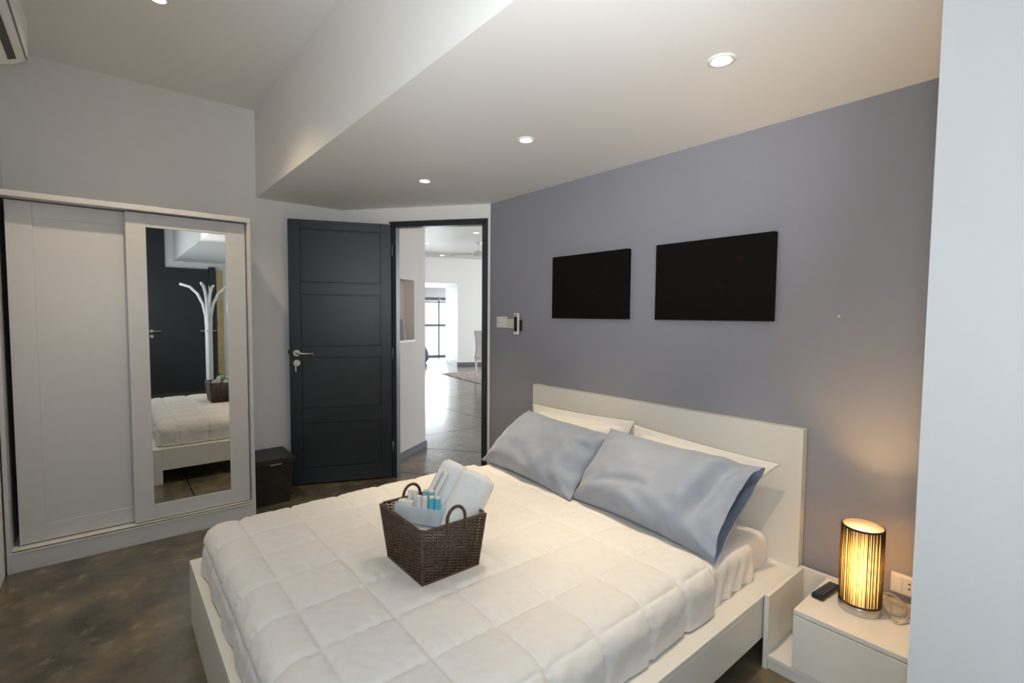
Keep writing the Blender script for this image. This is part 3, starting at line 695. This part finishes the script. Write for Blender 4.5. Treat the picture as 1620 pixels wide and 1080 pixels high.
pillow('pillow', M['pilb'], 'grey blue pillow nearer the lamp with its open end showing', (1.845, 1.725, 0.464), (1.785, 0.910, 0.458), (2.150, 1.720, 0.785), (2.150, 0.890, 0.768), 0.26, 0, openend=True, seed=7.7, wr=0.016, group='bed pillows')

# ------------------------------------------------------------------ rattan basket and its contents
BZ = 0.4915; bk = thing('rattan_basket', 'dark brown woven rattan basket standing on the quilt', 'basket', (0.915, 1.56, BZ))
b0 = (0.800, 1.030, 1.432, 1.690); b1 = (0.782, 1.042, 1.400, 1.722); BT = 0.692
def bper(k, z):   # point on basket outline, k in 0..1 round, at height fraction z; returns point and outward normal
    x0, x1, y0, y1 = [b0[i]+(b1[i]-b0[i])*z for i in range(4)]
    pz = BZ + (BT-BZ)*z; a = (k % 1)*4; sd = int(a) % 4; f = a-int(a)
    if sd == 0: return Vector((x0+(x1-x0)*f, y0, pz)), Vector((0, -1, 0))
    if sd == 1: return Vector((x1, y0+(y1-y0)*f, pz)), Vector((1, 0, 0))
    if sd == 2: return Vector((x1+(x0-x1)*f, y1, pz)), Vector((0, 1, 0))
    return Vector((x0, y1+(y0-y1)*f, pz)), Vector((-1, 0, 0))
NSK = 56; mb = MB(); rows = 36
for r_ in range(rows):
    z = (r_+0.6)/(rows+0.3); pts = []
    for i in range(NSK*4):
        k = i/(NSK*4); p, n = bper(k, z); ph = math.sin(math.pi*(k*NSK) + math.pi*r_ + math.pi/2)
        pts.append(p + n*(0.0030*ph) + Vector((0, 0, 0.0007*noise.noise(Vector((k*60, r_*3.1, 0))))))
    mb.tube(pts, 0.00225, 5, closed=True)
tag(finish(mb, 'weave', M['rattan'], bk, True), kind='stuff')
mb = MB()
for i in range(NSK):
    k = (i+0.5)/NSK if False else i/NSK
    mb.tube([bper(k, 0)[0], bper(k, 0.5)[0], bper(k, 1)[0]], 0.0026, 5)
tag(finish(mb, 'stakes', M['rattan'], bk, True), kind='stuff')
def ring_pts(z, out=0.0, n=40):
    return [bper((i+0.5)/n, z)[0] + bper((i+0.5)/n, z)[1]*out for i in range(n)]
finish(MB().tube(ring_pts(1.0, 0.0), 0.0055, 7, closed=True), 'rim', M['rattan'], bk, True)
finish(MB().tube(ring_pts(0.015, 0.0), 0.005, 7, closed=True), 'base_rim', M['rattan'], bk, True)
for k in (0.0, 0.25, 0.5, 0.75):
    finish(MB().tube([bper(k, 0)[0], bper(k, 0.5)[0], bper(k, 1)[0]], 0.0048, 7), 'corner_post', M['rattan'], bk, True)
finish(MB().box((b0[0], b0[2], BZ), (b0[1], b0[3], BZ+0.006)), 'bottom', M['rattan'], bk)
for y in (b1[2], b1[3]):
    x0, x1 = 0.878, 0.952; pts = [(x0, y, BT-0.03)] + [((x0+x1)/2 - (x1-x0)/2*math.cos(math.pi*i/12), y, BT+(0.012 if y < 1.5 else 0.002)+0.045*math.sin(math.pi*i/12)) for i in range(13)] + [(x1, y, BT-0.03)]
    finish(MB().tube(pts, 0.0058, 8), 'handle', M['rattan'], bk, True)
def roll_towel(label, base, top, r, seed):
    base, top = Vector(base), Vector(top); ax = (top-base); L = ax.length; q = ax.to_track_quat('Z', 'Y').to_matrix().to_4x4()
    mtx = Matrix.Translation(base) @ q
    mb = MB()
    def f(u, v):
        a = 2*math.pi*u; z = v*L
        rr = r*(1 + 0.04*math.sin(2*a+seed) + 0.02*noise.noise(Vector((math.cos(a)*2, math.sin(a)*2, v*3+seed))))
        e = min(v, 1-v)*L; 
        if e < 0.02: rr *= 1 - 0.30*(1-e/0.02)**2
        if abs(((u-0.12*seed) % 1.0)) < 0.02: rr *= 0.95
        return mtx @ Vector((rr*math.cos(a), rr*math.sin(a), z))
    mb.grid(f, 40, 30); mb.weld(0.0008)
    body = thing('rolled_towel', label, 'towel', base)
    # spiral end
    n = 90; ends = []
    finish(mb, 'roll', M['towel'], body, True)
    mb = MB(); pts = []
    for i in range(n):
        a = i*0.22; rr = r*0.12 + (r*0.70)*(i/n)*0.78; pts.append(mtx @ Vector((rr*math.cos(a), rr*math.sin(a), L-0.004)))
    mb.tube(pts, 0.0068, 6); finish(mb, 'spiral_end', M['towel'], body, True)
    mb = MB(); mb.lathe([(0, L-0.006), (r*0.66, L-0.006), (r*0.66, L-0.02), (0, L-0.02)], seg=28, mtx=mtx); finish(mb, 'end_fill', M['towel'], body)
    return body
TD = Vector((0.56, 0, 0.83)).normalized()
tr_top = Vector((1.092, 1.502, 0.798)); tl_top = Vector((1.072, 1.624, 0.812))
roll_towel('rolled white towel at the front right of the basket', tr_top - TD*0.31, tr_top, 0.066, 0.6)
roll_towel('rolled white towel at the back of the basket behind the other roll', tl_top - TD*0.31, tl_top, 0.062, 1.7)
# sachets lying on the back towel
sn = Vector((-0.80, -0.25, 0.55)).normalized(); sxv = TD; syv = sn.cross(sxv).normalized(); sn = sxv.cross(syv).normalized()
if sn.z < 0: sn = -sn; syv = -syv
for i, (off, lab) in enumerate(((-0.022, 'slim white wrapped sachet lying on the back towel, lower one'), (0.010, 'slim white wrapped sachet lying on the back towel, upper one'))):
    cpt = tl_top - TD*0.115 + sn*0.069 + syv*off
    mt3 = Matrix((( sxv.x, syv.x, sn.x, cpt.x), (sxv.y, syv.y, sn.y, cpt.y), (sxv.z, syv.z, sn.z, cpt.z), (0, 0, 0, 1)))
    t = thing('wrapped_sachet', lab, 'sachet', cpt, 'sachets in the basket')
    finish(MB().box((-0.065, -0.012, -0.002), (0.065, 0.012, 0.002), 0.0012, mt3), 'wrapper', M['plw'], t)
    for yy in (-0.0105, 0.0105): finish(MB().box((-0.06, yy-0.0008, 0.002), (0.06, yy+0.0008, 0.0026), 0, mt3), 'printed_line', M['lines'], t)
# folded washcloth under the tray
TA, TDv = Vector((0.806, 1.655, 0)), Vector((0.507, -0.862, 0)).normalized(); TPv = Vector((0.862, 0.507, 0)).normalized()
tm = Matrix(((TDv.x, TPv.x, 0, TA.x), (TDv.y, TPv.y, 0, TA.y), (0, 0, 1, 0), (0, 0, 0, 1)))
t = thing('folded_washcloth', 'folded white washcloth under the toiletry tray', 'towel', (0.86, 1.55, BZ+0.006))
for k in range(4): finish(MB().box((0.822, 1.455, BZ+0.007+k*0.034), (0.905, 1.655, BZ+0.007+k*0.034+0.0335), 0.012), 'fold', M['towel'], t, True)
TZ = 0.645; TL, TWd, TH = 0.190, 0.066, 0.062
mb = MB(); w_ = 0.002
mb.box((0, 0, TZ), (TL, TWd, TZ+w_), 0, tm)
for a, b in (((0, 0, TZ), (TL, w_, TZ+TH)), ((0, TWd-w_, TZ), (TL, TWd, TZ+TH)), ((0, 0, TZ), (w_, TWd, TZ+TH)), ((TL-w_, 0, TZ), (TL, TWd, TZ+TH))): mb.box(a, b, 0, tm)
o = finish(mb, 'toiletry_tray', M['frost']); tag(o, 'frosted plastic tray of toiletries in the basket', 'tray')
def tube_bottle(s, n, h, r, m, label):
    p = tm @ Vector((s, n, TZ+0.0022)); t = thing('toiletry_tube', label, 'toiletry tube', p, 'toiletry tubes in the tray')
    finish(MB().lathe([(0, 0), (r, 0), (r, 0.03), (r*0.99, h*0.8), (r*0.94, h), (0, h)], p, 16), 'tube', m, t, 'auto')
    finish(MB().lathe([(0, h), (r*0.80, h), (r*0.80, h+0.006), (0, h+0.006)], p, 16), 'cap', M['plw'], t, 'auto')
tube_bottle(0.040, 0.048, 0.094, 0.0105, M['plw'], 'white toiletry tube at the back left of the tray, outer one')
tube_bottle(0.064, 0.048, 0.095, 0.0105, M['plw'], 'white toiletry tube at the back left of the tray, inner one')
tube_bottle(0.104, 0.052, 0.104, 0.0110, M['tubebd'], 'pale blue toiletry tube at the back, left of its pair')
tube_bottle(0.130, 0.052, 0.104, 0.0110, M['tubebd'], 'pale blue toiletry tube at the back, right of its pair')
tube_bottle(0.096, 0.018, 0.090, 0.0112, M['plw'], 'white toiletry tube in front of the pale blue pair, left one')
tube_bottle(0.121, 0.018, 0.091, 0.0112, M['plw'], 'white toiletry tube in front of the pale blue pair, right one')
tube_bottle(0.149, 0.018, 0.095, 0.0112, M['tubeb'], 'bright blue toiletry tube at the front, left of its pair')
tube_bottle(0.174, 0.018, 0.095, 0.0112, M['tubeb'], 'bright blue toiletry tube at the front, right of its pair')
o = finish(MB().box((0.010, 0.008, TZ+0.003), (0.070, 0.030, TZ+0.074), 0.002, tm), 'soap_box', M['plw']); tag(o, 'white soap box in the front left of the tray', 'box')

# ------------------------------------------------------------------ bedside table
NX0, NX1, NY0, NY1 = 2.000, 2.392, 0.302, 0.812
ns = thing('bedside_table', 'white bedside table with one drawer and an open side', 'bedside table', ((NX0+NX1)/2, (NY0+NY1)/2, 0))
finish(MB().box((NX0, NY1-0.018, 0), (NX1-0.02, NY1, 0.303), 0.0012), 'side_panel', M['bedw'], ns)
finish(MB().box((NX1-0.038, NY0, 0), (NX1-0.02, NY1-0.018, 0.303), 0.0012), 'back_panel', M['bedw'], ns)
finish(MB().box((NX0+0.004, NY0, 0.042), (NX1-0.038, NY1-0.018, 0.060), 0.0012), 'shelf', M['bedw'], ns)
finish(MB().box((NX0+0.012, NY0, 0), (NX0+0.03, NY1-0.018, 0.042), 0.0012), 'plinth', M['bedw'], ns)
finish(MB().box((NX0, NY0, 0.276), (NX1-0.038, 0.704, 0.294), 0.0012), 'top', M['bedw'], ns)
finish(MB().box((NX0+0.02, 0.686, 0.060), (NX1-0.038, 0.703, 0.276), 0.0012), 'divider', M['bedw'], ns)
finish(MB().box((NX0, NY0+0.002, 0.063), (NX0+0.018, 0.704, 0.272), 0.0012), 'drawer', M['bedw'], ns)
NT = 0.294
# table lamp
LP = Vector((2.203, 0.545, NT)); lp = thing('table_lamp', 'lit table lamp with a gold and black striped cylinder shade', 'lamp', LP)
finish(MB().lathe([(0, 0), (0.068, 0), (0.070, 0.003), (0.070, 0.026), (0.068, 0.030), (0.0, 0.030)], LP, 40), 'base', M['chrome'], lp, 'auto')
sh = finish(MB().lathe([(0.0665, 0.032), (0.0665, 0.326), (0.0655, 0.326), (0.0655, 0.032), (0.0665, 0.032)], LP, 48), 'shade', M['shade'], lp, True)
for z in (0.035, 0.325): finish(MB().lathe([(0.0655, z-0.004), (0.0695, z-0.004), (0.0695, z+0.003), (0.0655, z+0.003), (0.0655, z-0.004)], LP, 48), 'shade_ring', M['thread'], sh, 'auto')
mb = MB(); rnd = random.Random(3); a = 0.0
while a < 2*math.pi:
    wd_ = rnd.choice((0.010, 0.014, 0.018, 0.026, 0.055)); gp = rnd.choice((0.035, 0.05, 0.07, 0.10))
    a1 = a + wd_; vs = []
    for (rr, aa) in ((0.0668, a), (0.0668, a1), (0.0698, a1), (0.0698, a)):
        vs.append([mb.bm.verts.new(LP + Vector((rr*math.cos(aa), rr*math.sin(aa), z))) for z in (0.036, 0.324)])
    for i in range(4): mb.bm.faces.new((vs[i][0], vs[(i+1) % 4][0], vs[(i+1) % 4][1], vs[i][1]))
    a = a1 + gp
tag(finish(mb, 'threads', M['thread'], sh), kind='stuff')
finish(MB().lathe([(0, 0.05), (0.012, 0.05), (0.014, 0.085), (0, 0.085)], LP, 16), 'socket', M['plw'], lp)
finish(MB().lathe([(0, 0.085), (0.012, 0.088), (0.022, 0.115), (0.024, 0.135), (0.015, 0.158), (0, 0.163)], LP, 16), 'bulb', M['bulb'], lp, True)
light('lamp_glow', 'POINT', LP + Vector((0, 0, 0.215)), 8.0, (1.0, 0.62, 0.25), parent=lp, radius=0.03)
# remote control
rc = Vector((2.215, 0.664, NT)); rv = Vector((0.985, -0.10, 0)).normalized(); rmx = Matrix(((rv.x, -rv.y, 0, rc.x), (rv.y, rv.x, 0, rc.y), (0, 0, 1, rc.z), (0, 0, 0, 1)))
t = thing('remote_control', 'black remote control lying beside the lamp', 'remote', rc)
finish(MB().box((-0.075, -0.022, 0.0005), (0.085, 0.022, 0.020), 0.006, rmx), 'body', M['black'], t, 'auto')
for i in range(7):
    for j in range(3): finish(MB().box((-0.055+i*0.018, -0.015+j*0.0115, 0.019), (-0.045+i*0.018, -0.008+j*0.0115, 0.0215), 0, rmx), 'button', M['key'], t)
# socket on the grey wall, cable
t = thing('wall_socket', 'white electrical socket low on the grey wall', 'socket', (XW-0.001, 0.432, 0.365))
finish(MB().box((XW-0.009, 0.372, 0.323), (XW-0.0005, 0.492, 0.402), 0.002), 'plate', M['plw'], t)
finish(MB().box((XW-0.012, 0.416, 0.334), (XW-0.009, 0.452, 0.392), 0.001), 'outlet', M['plw'], t)
finish(MB().box((XW-0.012, 0.454, 0.334), (XW-0.009, 0.484, 0.392), 0.001), 'switch', M['plw'], t)
for z in (0.353, 0.373): finish(MB().lathe([(0, 0), (0.0035, 0), (0.0035, 0.001), (0, 0.001)], seg=10, mtx=Matrix.Translation((XW-0.0122, 0.432, z)) @ Matrix.Rotation(R(-90), 4, 'Y')), 'hole', M['black'], t)
cpts = []
rnd = random.Random(5)
ctr = [(2.262, 0.512, 0.302), (2.30, 0.49, 0.312), (2.335, 0.455, 0.306), (2.32, 0.415, 0.30), (2.27, 0.43, 0.300), (2.25, 0.475, 0.304), (2.29, 0.500, 0.316), (2.34, 0.47, 0.318), (2.335, 0.425, 0.312), (2.28, 0.41, 0.301), (2.22, 0.412, 0.299), (2.195, 0.425, 0.299), (2.215, 0.445, 0.300), (2.27, 0.462, 0.308), (2.325, 0.485, 0.322), (2.33, 0.52, 0.325), (2.29, 0.515, 0.320), (2.255, 0.48, 0.310), (2.245, 0.44, 0.304), (2.28, 0.42, 0.306), (2.33, 0.44, 0.318), (2.345, 0.48, 0.330), (2.31, 0.51, 0.328), (2.27, 0.49, 0.318), (2.235, 0.46, 0.305), (2.21, 0.43, 0.300), (2.225, 0.405, 0.300), (2.28, 0.40, 0.303), (2.34, 0.40, 0.306)]
ctr = [Vector(c) for c in ctr]
for i in range(len(ctr)-1):
    p0, p1, p2, p3 = ctr[max(i-1, 0)], ctr[i], ctr[i+1], ctr[min(i+2, len(ctr)-1)]
    for k in range(8):
        u = k/8; cpts.append(0.5*((2*p1) + (p2-p0)*u + (2*p0-5*p1+4*p2-p3)*u*u + (3*p1-p0-3*p2+p3)*u**3))
o = finish(MB().tube(cpts, 0.0030, 6), 'lamp_cable', M['cable'], None, True); tag(o, 'tangled pale lamp cable behind the lamp', 'cable')

# ------------------------------------------------------------------ on the grey wall
def canvas(label, y0, y1, z0, z1):
    t = thing('canvas_picture', label, 'picture', (XW, (y0+y1)/2, z0), 'black canvases over the bed')
    finish(MB().box((XW-0.036, y0, z0), (XW-0.002, y1, z1), 0.003), 'canvas', M['canvas'], t)
    for a, b in ((y0+0.012, y0+0.04), (y1-0.04, y1-0.012)): finish(MB().box((XW-0.004, a, z0+0.012), (XW-0.0005, b, z1-0.012)), 'stretcher_bar', M['wenge'], t)
canvas('larger black canvas over the bed, nearer the lamp', 0.972, 1.602, 1.394, 1.808)
canvas('smaller looking black canvas over the bed, nearer the doorway', 1.793, 2.425, 1.394, 1.810)
t = thing('light_switch', 'white double light switch on the grey wall beside the door', 'switch', (XW, 3.01, 1.316))
finish(MB().box((XW-0.010, 2.952, 1.314), (XW-0.0005, 3.078, 1.402), 0.002), 'plate', M['plw'], t)
for a in (2.962, 3.022): finish(MB().box((XW-0.014, a, 1.324), (XW-0.010, a+0.046, 1.392), 0.001), 'rocker', M['plw'], t)
finish(MB().box((XW-0.016, 3.040, 1.352), (XW-0.014, 3.048, 1.364)), 'indicator', M['brass'], t)
t = thing('fan_dial', 'cream wall plate between the light switch and the wall remote', 'switch', (XW, 2.89, 1.312))
finish(MB().box((XW-0.009, 2.835, 1.312), (XW-0.0005, 2.950, 1.384), 0.002), 'plate', M['plc'], t)
finish(MB().box((XW-0.013, 2.870, 1.328), (XW-0.009, 2.918, 1.370), 0.001), 'button', M['plc'], t)
t = thing('wall_remote', 'white air conditioner remote in a black holder on the grey wall', 'remote', (XW, 2.81, 1.27))
finish(MB().box((XW-0.022, 2.775, 1.296), (XW-0.0005, 2.828, 1.376), 0.002), 'holder', M['black'], t)
rb_ = finish(MB().box((XW-0.040, 2.782, 1.268), (XW-0.022, 2.832, 1.428), 0.004), 'body', M['plw'], t)
finish(MB().box((XW-0.042, 2.789, 1.290), (XW-0.039, 2.825, 1.402), 0.001), 'screen', M['black'], rb_)
finish(MB().box((XW-0.042, 2.794, 1.410), (XW-0.039, 2.820, 1.418)), 'emitter', M['base'], rb_)
o = finish(MB().lathe([(0, 0), (0.006, 0.0), (0.005, 0.006), (0, 0.008)], seg=12, mtx=Matrix.Translation((XW-0.001, 0.713, 1.42)) @ Matrix.Rotation(R(-90), 4, 'Y')), 'wall_plug', M['plc'], None, True); tag(o, 'small pale wall plug in the bare grey wall', 'wall plug')

# ------------------------------------------------------------------ seen only in the mirror: dark door, oak strip, coat stand
dd = srot('door_2', (1.0, YE+0.03, 0), 'dark door at the far end seen in the wardrobe mirror', 'door')
finish(MB().box((0.50, YE+0.001, 0.0), (1.43, YE+0.045, 2.19), 0.002), 'leaf', M['dark'], dd)
finish(MB().box((1.43, YE+0.001, 0.0), (1.53, YE+0.06, 2.23), 0.002), 'frame', M['dark'], dd)
h2 = finish(MB().lathe([(0, 0), (0.027, 0), (0.027, 0.008), (0, 0.01)], seg=20, mtx=Matrix.Translation((0.575, YE+0.045, 1.09)) @ Matrix.Rotation(R(-90), 4, 'X')), 'handle', M['chrome'], dd)
finish(MB().tube([(0.575, YE+0.05, 1.09), (0.575, YE+0.095, 1.09), (0.60, YE+0.10, 1.09), (0.72, YE+0.10, 1.088)], 0.009, 8), 'lever', M['chrome'], h2, True)
finish(MB().lathe([(0, 0), (0.027, 0), (0.027, 0.008), (0, 0.01)], seg=20, mtx=Matrix.Translation((0.575, YE+0.045, 1.0)) @ Matrix.Rotation(R(-90), 4, 'X')), 'lock', M['chrome'], dd)
for z in (0.5, 1.35, 1.85): finish(MB().tube([(1.43, YE+0.052, z-0.05), (1.43, YE+0.052, z+0.05)], 0.010, 8), 'hinge', M['brass'], dd)
mb = MB(); mb.box((1.545, YE, 0), (1.649, YE+0.05, 2.18)); struct('trim_3', mb, M['gold'], label='light oak door lining beside the dark door', cat='trim')
cs = thing('coat_stand', 'white coat stand with curved arms reflected in the mirror', 'coat stand', (1.10, -0.60, 0))
CO = Vector((1.10, -0.60, 0))
finish(MB().lathe([(0, 0), (0.20, 0), (0.20, 0.015), (0.05, 0.03), (0, 0.03)], CO, 32), 'base', M['plw'], cs, 'auto')
for k in range(4):
    a = R(20+90*k); d = Vector((math.cos(a), math.sin(a), 0)); pts = []
    for i in range(15):
        z = 0.02 + 1.84*i/14; o_ = 0.026 + (0.30*((z-1.25)/0.6)**2.0 if z > 1.25 else 0) 
        if z > 1.25: z = 1.25 + 0.56*math.sin(min(1.0, (z-1.25)/0.61)*math.pi/2*0.97)
        pts.append(CO + d*o_ + Vector((0, 0, z)))
    finish(MB().tube(pts, 0.019, 8), 'arm', M['plw'], cs, True)
    finish(MB().tube([CO + d*0.04 + Vector((0, 0, 1.15)), CO + d*0.10 + Vector((0, 0, 1.16))], 0.008, 6), 'peg', M['chrome'], cs)
finish(MB().lathe([(0, 0.03), (0.03, 0.03), (0.03, 1.27), (0, 1.27)], CO, 16), 'stem', M['plw'], cs, 'auto')
